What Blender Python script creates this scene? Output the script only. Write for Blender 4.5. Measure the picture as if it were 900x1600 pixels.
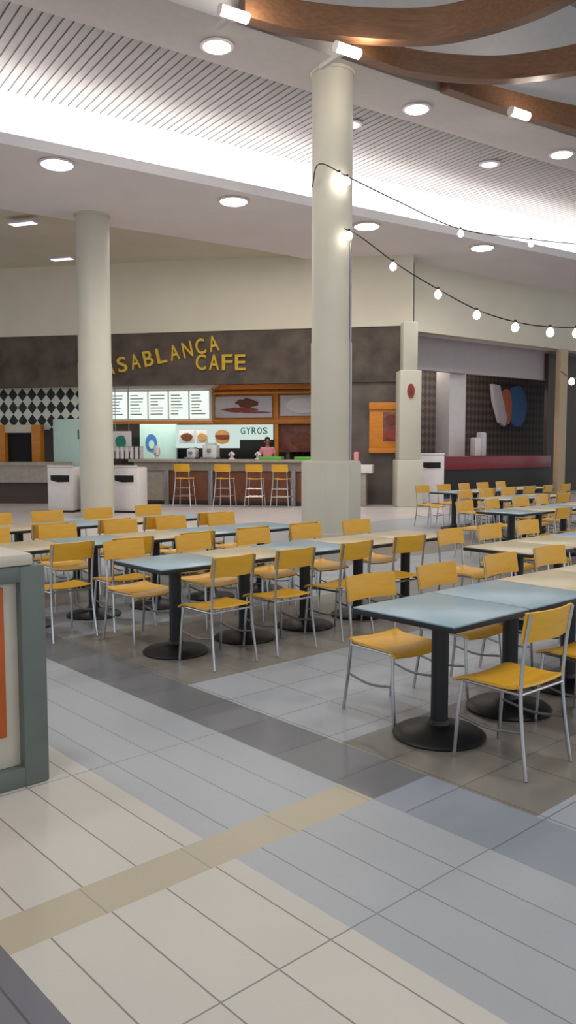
import bpy, bmesh, math, random
from mathutils import Vector, Matrix
random.seed(7)
for o in list(bpy.data.objects): bpy.data.objects.remove(o)
S = bpy.context.scene; COL = S.collection
PI = math.pi

# ------------------------------------------------------------------ camera, world, light, exposure
FPX, PITCH, EYE = 1270.0, math.atan(103/1270.0), 1.68
cd = bpy.data.cameras.new('camera'); cam = bpy.data.objects.new('camera', cd); COL.objects.link(cam)
cd.sensor_fit = 'VERTICAL'; cd.sensor_height = 36; cd.lens = 36*FPX/1600; cd.clip_end = 300
cam.location = (0, 0, EYE); cam.rotation_euler = (PI/2-PITCH, 0, 0)
S.camera = cam
w = bpy.data.worlds.new('world'); S.world = w; w.use_nodes = True
w.node_tree.nodes['Background'].inputs[0].default_value = (.86, .93, 1.0, 1)
w.node_tree.nodes['Background'].inputs[1].default_value = .86
S.view_settings.view_transform = 'Standard'; S.view_settings.look = 'None'
S.view_settings.exposure = 0.32; S.view_settings.gamma = 1; S.view_settings.use_curve_mapping = False
S.cycles.max_bounces = 6; S.cycles.diffuse_bounces = 4; S.cycles.glossy_bounces = 3
S.cycles.use_denoising = True
S.cycles.sample_clamp_indirect = 6

def area(name, loc, sx, sy, energy, color, rot=(0, 0, 0), spread=None):
    l = bpy.data.lights.new(name, 'AREA'); l.shape = 'RECTANGLE'; l.size = sx; l.size_y = sy
    l.energy = energy; l.color = color
    if spread: l.spread = spread
    o = bpy.data.objects.new(name, l); COL.objects.link(o); o.location = loc; o.rotation_euler = rot
    return o
# unseen fill lights added high in the hall, over the seating
for i, (x, y) in enumerate([(-2.5, 1.0), (4.5, 3.0), (-6, 5.5), (1.0, 6.5), (8, 9.5)]):
    area('hall_luminaire', (x, y, 10.9), 1.6, 1.6, 150, (1, .98, .95))
# unseen fill lights added to brighten the food court bays further along
area('bay_luminaire', (-2.0, 21.0, 6.9), 7, 1.0, 90, (1, .95, .86))
area('bay_luminaire', (7.5, 23.6, 6.9), 5, 1.0, 32, (1, .94, .9), (0, 0, math.radians(38)))
area('cafe_luminaire', (-3.6, 25.9, 3.75), 7, .5, 130, (.93, 1, .97), (0, 0, math.radians(-11.3)))  # added inside the cafe, out of view, to brighten its interior
area('bay_lamp', (6.0, 28.8, 5.05), 5, .6, 110, (1, .94, .88), (0, 0, math.radians(38)))  # added out of view to lift the right-hand bay and its wall graphic

# ------------------------------------------------------------------ geometry of the view and local frames
ct, st = math.cos(PITCH), math.sin(PITCH)
def ray(px, py):
    u = (px-450)/FPX; v = (800-py)/FPX
    return Vector((u, ct+v*st, -st+v*ct))
def onz(px, py, z):
    d = ray(px, py); t = (z-EYE)/d.z
    return Vector((d.x*t, d.y*t, z))
def ond(px, py, Y):
    d = ray(px, py); t = Y/d.y
    return Vector((d.x*t, Y, EYE+d.z*t))
class Frame:
    """a building direction: origin, local X runs along the wall, local Y away from the hall"""
    def __init__(s, ox, oy, deg):
        s.o = Vector((ox, oy, 0)); s.a = math.radians(deg)
        s.e = Vector((math.cos(s.a), math.sin(s.a), 0)); s.n = Vector((-math.sin(s.a), math.cos(s.a), 0))
    def w(s, x, y, z=0): return s.o+s.e*x+s.n*y+Vector((0, 0, z))
    def l(s, p): d = Vector(p)-s.o; return d.dot(s.e), d.dot(s.n), p[2]
    def hit(s, px, py, off):
        d = ray(px, py); c = Vector((0, 0, EYE))
        t = (off-(c-s.o).dot(s.n))/d.dot(s.n); p = c+d*t
        return (p-s.o).dot(s.e), p.z
CAFE = Frame(0, 23.8, -11.3)
SIDE = Frame(3.7, 24.2, 38)
CEIL = Frame(-5.07, 14.79, 34.1)
FL = Frame(0, 0, 42)          # floor tiles and the rows of tables
A, B = FL.n, FL.e

# ------------------------------------------------------------------ materials
def srgb(r, g, b):
    f = lambda c: (c/255/12.92) if c/255 <= .04045 else ((c/255+.055)/1.055)**2.4
    return (f(r), f(g), f(b), 1)
def mat(name, rgb, rough=.5, metal=0, var=.06, scale=6, bump=0, emit=0, coat=0):
    m = bpy.data.materials.new(name); m.use_nodes = True; nt = m.node_tree; p = nt.nodes['Principled BSDF']
    c = srgb(*rgb)
    p.inputs['Roughness'].default_value = rough; p.inputs['Metallic'].default_value = metal
    if coat: p.inputs['Coat Weight'].default_value = coat
    tc = nt.nodes.new('ShaderNodeTexCoord'); nz = nt.nodes.new('ShaderNodeTexNoise')
    nz.inputs['Scale'].default_value = scale; nz.inputs['Detail'].default_value = 4
    nt.links.new(tc.outputs['Object'], nz.inputs['Vector'])
    rp = nt.nodes.new('ShaderNodeValToRGB'); nt.links.new(nz.outputs['Fac'], rp.inputs['Fac'])
    rp.color_ramp.elements[0].position = .3; rp.color_ramp.elements[1].position = .7
    rp.color_ramp.elements[0].color = tuple(max(0, x*(1-var)) for x in c[:3])+(1,)
    rp.color_ramp.elements[1].color = tuple(min(1, x*(1+var)) for x in c[:3])+(1,)
    nt.links.new(rp.outputs['Color'], p.inputs['Base Color'])
    if emit:
        nt.links.new(rp.outputs['Color'], p.inputs['Emission Color']); p.inputs['Emission Strength'].default_value = emit
    if bump:
        b = nt.nodes.new('ShaderNodeBump'); b.inputs['Strength'].default_value = bump; b.inputs['Distance'].default_value = .05
        nt.links.new(nz.outputs['Fac'], b.inputs['Height']); nt.links.new(b.outputs['Normal'], p.inputs['Normal'])
    return m
def wood(name, c1, c2, rough=.4, stretch=(1, 12, 12)):
    m = mat(name, c1, rough, var=0); nt = m.node_tree; p = nt.nodes['Principled BSDF']
    nz = [n for n in nt.nodes if n.type == 'TEX_NOISE'][0]; rp = [n for n in nt.nodes if n.type == 'VALTORGB'][0]
    tc = [n for n in nt.nodes if n.type == 'TEX_COORD'][0]
    mp = nt.nodes.new('ShaderNodeMapping'); mp.inputs['Scale'].default_value = stretch
    nt.links.new(tc.outputs['Object'], mp.inputs['Vector']); nt.links.new(mp.outputs['Vector'], nz.inputs['Vector'])
    nz.inputs['Scale'].default_value = 3
    rp.color_ramp.elements[0].color = srgb(*c1); rp.color_ramp.elements[1].color = srgb(*c2)
    return m
def brick(name, c1, c2, mortar, bw, rh, msize, rough, off=.5, bump=.3, rot=0, axes='XY'):
    m = bpy.data.materials.new(name); m.use_nodes = True; nt = m.node_tree; p = nt.nodes['Principled BSDF']
    p.inputs['Roughness'].default_value = rough
    tc = nt.nodes.new('ShaderNodeTexCoord'); mp = nt.nodes.new('ShaderNodeMapping')
    if axes == 'XZ': mp.inputs['Rotation'].default_value = (PI/2, 0, 0)
    else: mp.inputs['Rotation'].default_value = (0, 0, rot)
    bk = nt.nodes.new('ShaderNodeTexBrick'); bk.offset = off
    bk.inputs['Color1'].default_value = srgb(*c1); bk.inputs['Color2'].default_value = srgb(*c2)
    bk.inputs['Mortar'].default_value = srgb(*mortar); bk.inputs['Scale'].default_value = 1
    bk.inputs['Brick Width'].default_value = bw; bk.inputs['Row Height'].default_value = rh
    bk.inputs['Mortar Size'].default_value = msize; bk.inputs['Mortar Smooth'].default_value = .3
    nt.links.new(tc.outputs['Object'], mp.inputs['Vector']); nt.links.new(mp.outputs['Vector'], bk.inputs['Vector'])
    nz = nt.nodes.new('ShaderNodeTexNoise'); nz.inputs['Scale'].default_value = 1.3; nz.inputs['Detail'].default_value = 5
    nt.links.new(tc.outputs['Object'], nz.inputs['Vector'])
    mr = nt.nodes.new('ShaderNodeMapRange'); mr.inputs['To Min'].default_value = .9; mr.inputs['To Max'].default_value = 1.08
    nt.links.new(nz.outputs['Fac'], mr.inputs['Value'])
    mx = nt.nodes.new('ShaderNodeVectorMath'); mx.operation = 'SCALE'
    nt.links.new(bk.outputs['Color'], mx.inputs[0]); nt.links.new(mr.outputs['Result'], mx.inputs['Scale'])
    nt.links.new(mx.outputs[0], p.inputs['Base Color'])
    if bump:
        b = nt.nodes.new('ShaderNodeBump'); b.inputs['Strength'].default_value = bump; b.inputs['Distance'].default_value = .01
        b.invert = True
        nt.links.new(bk.outputs['Fac'], b.inputs['Height']); nt.links.new(b.outputs['Normal'], p.inputs['Normal'])
    return m
def checker(name, c1, c2, scale, rough=.6):
    m = mat(name, c1, rough); nt = m.node_tree; p = nt.nodes['Principled BSDF']
    tc = [n for n in nt.nodes if n.type == 'TEX_COORD'][0]
    mp = nt.nodes.new('ShaderNodeMapping'); mp.inputs['Rotation'].default_value = (PI/2, 0, PI/4)
    mp.vector_type = 'POINT'
    sx = nt.nodes.new('ShaderNodeSeparateXYZ'); nt.links.new(tc.outputs['Object'], sx.inputs[0])
    add = nt.nodes.new('ShaderNodeMath'); add.operation = 'ADD'; sub = nt.nodes.new('ShaderNodeMath'); sub.operation = 'SUBTRACT'
    zz = nt.nodes.new('ShaderNodeMath'); zz.operation = 'MULTIPLY'; zz.inputs[1].default_value = .8
    nt.links.new(sx.outputs['Z'], zz.inputs[0])
    for k in (add, sub):
        nt.links.new(sx.outputs['X'], k.inputs[0]); nt.links.new(zz.outputs[0], k.inputs[1])
    cb = nt.nodes.new('ShaderNodeCombineXYZ'); nt.links.new(add.outputs[0], cb.inputs[0]); nt.links.new(sub.outputs[0], cb.inputs[1])
    cb.inputs[2].default_value = .013
    ck = nt.nodes.new('ShaderNodeTexChecker'); ck.inputs['Scale'].default_value = scale
    ck.inputs['Color1'].default_value = srgb(*c1); ck.inputs['Color2'].default_value = srgb(*c2)
    nt.links.new(cb.outputs[0], ck.inputs['Vector']); nt.links.new(ck.outputs['Color'], p.inputs['Base Color'])
    return m
def glow(name, rgb, strength):
    m = bpy.data.materials.new(name); m.use_nodes = True; nt = m.node_tree
    e = nt.nodes.new('ShaderNodeEmission'); e.inputs[0].default_value = srgb(*rgb); e.inputs[1].default_value = strength
    nt.links.new(e.outputs[0], nt.nodes['Material Output'].inputs[0]); return m

M = {}
M['wall'] = mat('painted_wall', (216, 207, 188), .8, var=.03, scale=1)
M['soffit'] = mat('soffit_paint', (240, 232, 231), .8, var=.03, scale=1)
M['mauve'] = mat('mauve_paint', (186, 176, 176), .8, var=.03)
M['beam'] = mat('beam_paint', (204, 197, 194), .8, var=.03)
M['slat'] = mat('ceiling_slat_paint', (166, 163, 162), .6, var=.04, scale=1)
M['atrium'] = mat('atrium_ceiling', (150, 144, 138), .9, var=.05, scale=.5)
M['column'] = mat('column_paint', (198, 192, 176), .55, var=.03, scale=2)
M['stone'] = mat('dark_stone_cladding', (84, 72, 63), .7, var=.4, scale=1.8, bump=.5)
M['stone2'] = mat('dark_slate', (92, 82, 74), .55, var=.35, scale=1.6, bump=.4)
M['gold'] = mat('gold_letters', (206, 168, 50), .4, metal=.2, var=.08)
M['seat'] = wood('golden_plywood', (224, 164, 44), (234, 178, 54), .38)
M['chrome'] = mat('chrome', (200, 200, 202), .22, metal=1, var=.03)
M['steel'] = mat('brushed_steel', (150, 150, 152), .4, metal=.9, var=.05)
M['blue'] = mat('blue_laminate', (152, 178, 190), .3, var=.03, scale=3)
M['tan'] = mat('tan_laminate', (205, 190, 158), .32, var=.04, scale=3)
M['black'] = mat('black_iron', (26, 26, 28), .45, var=.1)
M['edge'] = mat('black_edge', (34, 33, 34), .5, var=.05)
M['white'] = mat('white_laminate', (222, 214, 212), .4, var=.03)
M['cream'] = mat('cream_laminate', (206, 196, 180), .45, var=.04)
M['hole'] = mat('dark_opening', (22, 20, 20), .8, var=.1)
M['mint'] = mat('mint_wall', (196, 222, 212), .5, var=.04)
M['mintlit'] = glow('lit_menu_face', (228, 240, 232), .95)
M['piclit'] = glow('lit_picture_face', (214, 232, 224), .72)
M['brownwood'] = wood('brown_wood', (104, 58, 34), (128, 74, 44), .5, (8, 8, 1))
M['orangewood'] = wood('orange_wood', (196, 118, 28), (214, 136, 38), .45, (1, 8, 8))
M['timber'] = wood('curved_timber', (104, 70, 46), (124, 86, 58), .5, (1, 8, 8))
M['grey'] = mat('grey_green_metal', (104, 112, 106), .5, var=.06)
M['orangepanel'] = mat('orange_panel', (188, 92, 30), .5, var=.08)
M['counter'] = mat('grey_stone_counter', (158, 148, 136), .4, var=.1, scale=9)
M['darkbrown'] = mat('dark_brown_panel', (70, 56, 50), .6, var=.1)
M['red'] = mat('dark_red_laminate', (128, 30, 40), .4, var=.08)
M['darkgreen'] = mat('blackish_panel', (32, 32, 28), .6, var=.1)
M['pink'] = mat('pink_cotton', (226, 148, 150), .9, var=.06)
M['skin'] = mat('skin', (170, 116, 92), .6, var=.04)
M['hair'] = mat('black_hair', (24, 18, 16), .6, var=.1)
M['trouser'] = mat('dark_trousers', (40, 40, 48), .9, var=.08)
M['green'] = mat('green_plastic', (96, 178, 62), .5, var=.06)
M['teal'] = mat('teal_print', (30, 128, 100), .5, var=.05)
M['bluesign'] = mat('blue_print', (70, 120, 180), .5, var=.08)
M['orangeprint'] = mat('orange_print', (206, 118, 80), .5, var=.08)
M['redprint'] = mat('red_print', (150, 54, 40), .5, var=.12)
M['meat'] = mat('brown_print', (110, 60, 36), .6, var=.3, scale=14)
M['bun'] = mat('bun_print', (206, 150, 84), .6, var=.12, scale=14)
M['pic'] = mat('picture_paper', (206, 200, 204), .5, var=.05)
M['picred'] = mat('dark_food_picture', (122, 70, 60), .5, var=.5, scale=3)
M['beige'] = mat('beige_post', (196, 170, 138), .6, var=.05)
M['lattice'] = checker('lattice_wall', (92, 78, 70), (58, 50, 46), 4.2)
M['diamond'] = checker('diamond_tiles', (226, 226, 214), (36, 40, 36), 3.0)
M['bulb'] = glow('lamp_white', (255, 250, 240), 14)
M['down'] = glow('downlight_white', (255, 252, 250), 16)
M['violet'] = glow('violet_lamp', (214, 210, 245), 1.3)
M['cable'] = mat('black_cable', (40, 38, 36), .7, var=.05)
M['warm'] = glow('warm_lamp', (255, 244, 225), 16)
M['floor_cream'] = brick('cream_planks', (204, 199, 190), (198, 193, 184), (136, 130, 124), 1.87, .235, .004, .38, .0, .15, PI/2)
M['floor_grey'] = brick('grey_planks', (166, 170, 175), (172, 175, 179), (132, 133, 136), 1.87, .235, .004, .36, .0, .15, PI/2)
M['floor_light'] = brick('grey_tiles', (172, 176, 182), (165, 170, 177), (126, 127, 130), .465, .465, .005, .34, .0, .15)
M['floor_band'] = brick('dark_band_tiles', (112, 114, 118), (106, 108, 113), (88, 90, 94), .465, .465, .005, .34, .0, .15)
M['floor_corner'] = brick('slate_planks', (118, 118, 124), (112, 112, 118), (90, 90, 94), 1.87, .235, .005, .36, .0, .15, PI/2)
M['floor_beige'] = brick('beige_tiles', (186, 176, 152), (181, 171, 148), (158, 150, 134), .465, .465, .004, .36, .0, .15)
M['floor_blue'] = brick('blue_grey_tiles', (148, 154, 164), (142, 149, 160), (116, 118, 124), .465, .465, .005, .34, .0, .15)
M['floor_brown'] = brick('taupe_tiles', (138, 132, 124), (130, 125, 118), (100, 96, 92), .465, .465, .005, .34, .0, .15)
M['floor_far'] = brick('pale_tiles', (206, 196, 194), (198, 190, 188), (160, 152, 150), .93, .465, .006, .3, .0, .15)

# ------------------------------------------------------------------ mesh helpers
def box(bm, x0, x1, y0, y1, z0, z1, bev=0, seg=2, mi=0):
    r = bmesh.ops.create_cube(bm, size=1)
    vs = r['verts']
    for v in vs:
        v.co = Vector(((x0+x1)/2+v.co.x*(x1-x0), (y0+y1)/2+v.co.y*(y1-y0), (z0+z1)/2+v.co.z*(z1-z0)))
    if bev:
        es = list({e for v in vs for e in v.link_edges})
        bmesh.ops.bevel(bm, geom=es, offset=bev, segments=seg, affect='EDGES', profile=.5)
def tube(bm, pts, r, seg=8, close=False):
    pts = [Vector(p) for p in pts]; n = len(pts); rs = r if isinstance(r, (list, tuple)) else [r]*n
    rings = []; up = None
    for i, p in enumerate(pts):
        if close: t = (pts[(i+1) % n]-pts[i-1]).normalized()
        else: t = (pts[min(i+1, n-1)]-pts[max(i-1, 0)]).normalized()
        if up is None:
            up = Vector((0, 0, 1)) if abs(t.z) < .9 else Vector((1, 0, 0))
        s = t.cross(up).normalized(); up = s.cross(t).normalized()
        rings.append([bm.verts.new(p+(s*math.cos(2*PI*k/seg)+up*math.sin(2*PI*k/seg))*rs[i]) for k in range(seg)])
    for i in range(n if close else n-1):
        a, b = rings[i], rings[(i+1) % n]
        for k in range(seg): bm.faces.new((a[k], a[(k+1) % seg], b[(k+1) % seg], b[k]))
    if not close:
        bm.faces.new(rings[0][::-1]); bm.faces.new(rings[-1])
def lathe(bm, prof, seg=24, c=(0, 0), rot=0):
    rings = []
    for (r, z) in prof:
        rings.append([bm.verts.new((c[0]+r*math.cos(2*PI*k/seg+rot), c[1]+r*math.sin(2*PI*k/seg+rot), z)) for k in range(seg)])
    for a, b in zip(rings, rings[1:]):
        for k in range(seg): bm.faces.new((a[k], a[(k+1) % seg], b[(k+1) % seg], b[k]))
    bm.faces.new(rings[0][::-1]); bm.faces.new(rings[-1])
def prism(bm, poly, z0, z1):
    lo = [bm.verts.new((x, y, z0)) for x, y in poly]; hi = [bm.verts.new((x, y, z1)) for x, y in poly]
    n = len(poly)
    bm.faces.new(lo[::-1]); bm.faces.new(hi)
    for k in range(n): bm.faces.new((lo[k], lo[(k+1) % n], hi[(k+1) % n], hi[k]))
def prism_y(bm, poly, y0, y1):          # outline in XZ, thickness along Y
    a = [bm.verts.new((x, y0, z)) for x, z in poly]; b = [bm.verts.new((x, y1, z)) for x, z in poly]
    n = len(poly)
    bm.faces.new(a); bm.faces.new(b[::-1])
    for k in range(n): bm.faces.new((a[(k+1) % n], a[k], b[k], b[(k+1) % n]))
def sheet(bm, fn, nu, nv, th):
    """a thin curved panel: fn(u,v)->point, thickened along its normal"""
    P = [[Vector(fn(i/nu, j/nv)) for j in range(nv+1)] for i in range(nu+1)]
    T, Bt = [], []
    for i in range(nu+1):
        T.append([]); Bt.append([])
        for j in range(nv+1):
            du = P[min(i+1, nu)][j]-P[max(i-1, 0)][j]; dv = P[i][min(j+1, nv)]-P[i][max(j-1, 0)]
            n = du.cross(dv).normalized()*th/2
            T[i].append(bm.verts.new(P[i][j]+n)); Bt[i].append(bm.verts.new(P[i][j]-n))
    for i in range(nu):
        for j in range(nv):
            bm.faces.new((T[i][j], T[i+1][j], T[i+1][j+1], T[i][j+1]))
            bm.faces.new((Bt[i][j], Bt[i][j+1], Bt[i+1][j+1], Bt[i+1][j]))
    for i in range(nu):
        bm.faces.new((T[i][0], Bt[i][0], Bt[i+1][0], T[i+1][0])); bm.faces.new((T[i][nv], T[i+1][nv], Bt[i+1][nv], Bt[i][nv]))
    for j in range(nv):
        bm.faces.new((T[0][j], T[0][j+1], Bt[0][j+1], Bt[0][j])); bm.faces.new((T[nu][j], Bt[nu][j], Bt[nu][j+1], T[nu][j+1]))
def ell(n, rx, rz, cx=0, cz=0, wob=0, seed=0):
    rnd = random.Random(seed)
    return [(cx+rx*(1+wob*(rnd.random()-.5))*math.cos(2*PI*k/n), cz+rz*(1+wob*(rnd.random()-.5))*math.sin(2*PI*k/n)) for k in range(n)]
def smooth_pts(P, k=8):
    P = [Vector(p) for p in P]; out = []
    Q = [P[0]*2-P[1]]+P+[P[-1]*2-P[-2]]
    for i in range(1, len(Q)-2):
        for j in range(k):
            t = j/k; a, b, c, d = Q[i-1], Q[i], Q[i+1], Q[i+2]
            out.append(.5*((2*b)+(c-a)*t+(2*a-5*b+4*c-d)*t*t+(3*b-a-3*c+d)*t**3))
    out.append(P[-1]); return out

def obj(name, bm, m, parent=None, fr=None, loc=(0, 0, 0), rz=0, smooth=True):
    bmesh.ops.recalc_face_normals(bm, faces=bm.faces)
    me = bpy.data.meshes.new(name); bm.to_mesh(me); bm.free()
    if isinstance(m, (list, tuple)):
        for k in m: me.materials.append(k)
    else: me.materials.append(m)
    if smooth:
        me.shade_smooth(); me.set_sharp_from_angle(angle=math.radians(35))
    o = bpy.data.objects.new(name, me); COL.objects.link(o)
    if parent: o.parent = parent
    o.location = loc; o.rotation_euler = (0, 0, rz)
    return o
def mk(fn, *a, **k):
    bm = bmesh.new(); fn(bm, *a, **k); return bm
def bx(*a, **k): return mk(box, *a, **k)
def tag(o, label, cat, group=None):
    o['label'] = label; o['category'] = cat
    if group: o['group'] = group
    return o
def thing(name, label, cat, p=(0, 0, 0), rz=0, group=None):
    o = bpy.data.objects.new(name, None); o.empty_display_size = .1; COL.objects.link(o)
    o.location = p; o.rotation_euler = (0, 0, rz)
    return tag(o, label, cat, group)
def struct(name, bm, m, fr=None, p=(0, 0, 0), parent=None, smooth=True):
    o = obj(name, bm, m, parent, None, p if fr is None else fr.w(*p), 0 if fr is None else fr.a, smooth)
    if parent is None: o['kind'] = 'structure'
    return o
def copy_tree(o, parent=None):
    c = o.copy(); COL.objects.link(c)
    if parent: c.parent = parent
    for ch in list(o.children): copy_tree(ch, c)
    return c

# ------------------------------------------------------------------ the setting: floor
def floor_mesh():
    bm = bmesh.new()
    bs = [-14, 1.03, 1.98, 2.82, 3.23, 30]; as_ = [-8, 2.52, 2.74, 3.3, 6.6, 9.6, 45]
    bs = [-20, 1.03, 1.98, 2.82, 3.23, 4.2, 9.0, 45]; as_ = [-20, 1.16, 1.9, 2.52, 2.74, 3.14, 3.55, 4.65, 5.3, 6.5, 7.9, 9.2, 12.2, 60]
    def which(b, a):
        if b < 1.03: return 3 if a < 5.3 else 6
        if a > 12.2: return 7
        if 2.52 < a < 2.74 and b < 2.82: return 5
        if b < 1.98: return 0 if a < 5.3 else 1
        if b < 2.82: return 1
        if b < 3.23: return 4 if a > 2.52 else 8
        if 1.9 < a < 3.14 or 4.65 < a < 6.5 or 7.9 < a < 9.2: return 6
        return 2
    V = {}
    def v(i, j):
        if (i, j) not in V: V[(i, j)] = bm.verts.new((bs[i], as_[j], 0))
        return V[(i, j)]
    for i in range(len(bs)-1):
        for j in range(len(as_)-1):
            f = bm.faces.new((v(i, j), v(i+1, j), v(i+1, j+1), v(i, j+1)))
            f.material_index = which((bs[i]+bs[i+1])/2, (as_[j]+as_[j+1])/2)
    return bm
struct('floor', floor_mesh(), [M['floor_cream'], M['floor_grey'], M['floor_light'], M['floor_corner'], M['floor_band'],
       M['floor_beige'], M['floor_brown'], M['floor_far'], M['floor_blue']], FL, smooth=False)

# ------------------------------------------------------------------ the setting: ceilings
ZS, ZB, ZC = 7.0, 8.49, 8.55
bm = bmesh.new(); prism(bm, [(-16, 0), (34, 0), (34, 6.5), (8.0, 4.1), (-16, 4.1)], ZS, ZS+.12)
struct('ceiling', bm, M['soffit'], CEIL)
struct('trim_1', bx(-16, 34, 0, .12, ZS+.12, ZS+.2), M['soffit'], CEIL)                    # lip of the cove
struct('wall_cove', bx(-16, 34, 1.6, 1.75, ZS+.12, ZC+.4), M['soffit'], CEIL)
struct('trim_2', bx(-22, 40, -3.25, -1.85, ZB, ZB+.2), M['beam'], CEIL)                       # beam carried by the column
struct('wall_atrium', bx(-22, 40, -3.25, -3.1, ZB+.2, 11.2), M['beam'], CEIL)
struct('ceiling.001', bx(-30, 45, -26, -3.25, 11.2, 11.35), M['atrium'], CEIL)
def slats():
    bm = bmesh.new(); pts = []; x = -22.0; p = .17
    while x < 38: pts += [(x, ZC), (x+.135, ZC), (x+.135, ZC+.035), (x+p, ZC+.035)]; x += p
    a = [bm.verts.new((q, -1.85, z)) for q, z in pts]; b = [bm.verts.new((q, 1.6, z)) for q, z in pts]
    for k in range(len(pts)-1): bm.faces.new((a[k], a[k+1], b[k+1], b[k]))
    box(bm, -22, 38, -1.85, 1.6, ZC+.05, ZC+.12)
    return bm
struct('ceiling.002', slats(), M['slat'], CEIL, smooth=False)
# ceiling of the walkway in front of the cafe
bm = bmesh.new(); prism(bm, [(-16, 4.1), (8, 4.1), (22, 5.0), (22, 16), (-16, 22)], ZS+.125, ZS+.25)
struct('ceiling.003', bm, M['wall'], CEIL)
# cove lamps lie in the trough behind the lip and shine on the slats
for k in range(5):
    p = CEIL.w(-9+k*8.6, .8, ZS+.3)
    l = area('cove_lamp', p, 8.4, .2, 115, (1, 1, .98)); l.rotation_euler = (math.radians(128), 0, CEIL.a)

# ------------------------------------------------------------------ the setting: walls
ZF = 5.05; ZO = 3.5
struct('wall_back', bx(-14, 3.55, 0, .3, ZF, ZS+.13), M['wall'], CAFE)
struct('wall_stone', bx(1.2, 3.4, .12, .3, 0, ZO), M['stone2'], CAFE)
struct('wall_cafe_back', bx(-14, 3.4, 4.2, 4.4, 0, ZF), M['darkbrown'], CAFE)
struct('floor.001', bx(-14, 3.4, .6, 4.2, 0, .12), M['darkbrown'], CAFE)
struct('ceiling.004', bx(-14, 3.4, .3, 4.2, ZO+.4, ZO+.55), M['wall'], CAFE)
struct('wall_cafe_end', bx(3.4, 3.55, 0, 4.4, 0, ZF), M['darkbrown'], CAFE)
fascia = tag(struct('fascia_panel', bx(-14, 3.4, .04, .28, ZO, ZF), M['stone'], CAFE), 'dark stone fascia band above the cafe counters', 'fascia')
del fascia['kind']
struct('wall_right', bx(0, 22, 0, .3, ZF+.0, ZS+.05), M['wall'], SIDE)
struct('trim_3', bx(0, 22, 1.2, 1.4, 4.1, ZF+.1), M['mauve'], SIDE)
struct('ceiling.005', bx(0, 22, .3, 4.4, ZF+.1, ZF+.25), M['soffit'], SIDE)
struct('wall_lattice', bx(-1.5, 22, 4.0, 4.2, 0, ZF+.1), M['lattice'], SIDE)

# ------------------------------------------------------------------ columns
def column(pos, zt, label, r=.375, ped=True):
    t = thing('column', label, 'column', (pos[0], pos[1], 0), math.radians(10))
    if ped:
        bm = bmesh.new(); lathe(bm, [(.62, 0), (.62, .05), (.575, .07), (.575, 1.36), (.55, 1.40)], 8, rot=PI/8); obj('pedestal', bm, M['column'], t)
    bm = bmesh.new(); lathe(bm, [(r*1.03, 1.40 if ped else 0), (r*1.03, 3.6), (r, 3.62), (r, zt)], 40); obj('shaft', bm, M['column'], t)
    bm = bmesh.new(); lathe(bm, [(r+.02, zt-.05), (r+.04, zt-.03), (r+.04, zt-.001)], 40); obj('collar', bm, M['column'], t)
    return t
pc = ond(519, 300, 15.5); C1 = Vector((pc.x, 15.5, 0))
col1 = column(C1, ZB, 'tall round column on an eight-sided pedestal, carrying the ceiling beam', ped=True)
bm = bmesh.new(); tube(bm, [(.3, -.25, 1.42), (.3, -.25, 5.4)], .02); obj('conduit', bm, M['steel'], col1)
pc = ond(147, 500, 19.3); C2 = Vector((pc.x, 19.3, 0))
column(C2, ZS, 'plain round column beside the white waste bins, in front of the cafe sign', r=.38, ped=False)

# ------------------------------------------------------------------ timber arcs over the atrium
def arc(pts, label, h0, h1):
    P = smooth_pts(pts, 10); o = P[0].copy()
    bm = bmesh.new(); rings = []
    for i, p in enumerate(P):
        t = (P[min(i+1, len(P)-1)]-P[max(i-1, 0)]); t.z = 0; t.normalize(); s = Vector((-t.y, t.x, 0))*.12
        h = h0+(h1-h0)*i/(len(P)-1); q = p-o
        rings.append([bm.verts.new(q+s), bm.verts.new(q-s), bm.verts.new(q-s+Vector((0, 0, h))), bm.verts.new(q+s+Vector((0, 0, h)))])
    for a, b in zip(rings, rings[1:]):
        for k in range(4): bm.faces.new((a[k], a[(k+1) % 4], b[(k+1) % 4], b[k]))
    bm.faces.new(rings[0][::-1]); bm.faces.new(rings[-1])
    bmesh.ops.bevel(bm, geom=[e for e in bm.edges if len(e.link_faces) == 2 and e.calc_face_angle(0) > 1], offset=.03, segments=2, affect='EDGES')
    return tag(obj('timber_arc', bm, M['timber'], loc=o), label, 'beam', 'curved timber arcs over the atrium')
Z1 = 8.42
def arcz(l): return [onz(x, y, Z1) for x, y in l]
arc(arcz([(378, 30), (450, 49), (560, 64), (680, 66), (790, 42), (880, 5), (980, -60)]), 'nearest curved brown timber arc, crossing the top edge of the view', .42, .62)
arc(arcz([(545, 84), (640, 116), (760, 128), (850, 122), (930, 108), (1010, 85)]), 'middle curved brown timber arc, lit at its end by a white lamp', .36, .5)
arc(arcz([(695, 142), (780, 172), (860, 196), (940, 214), (1030, 220)]), 'curved brown timber arc furthest to the right, above the beam', .3, .6)

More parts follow.
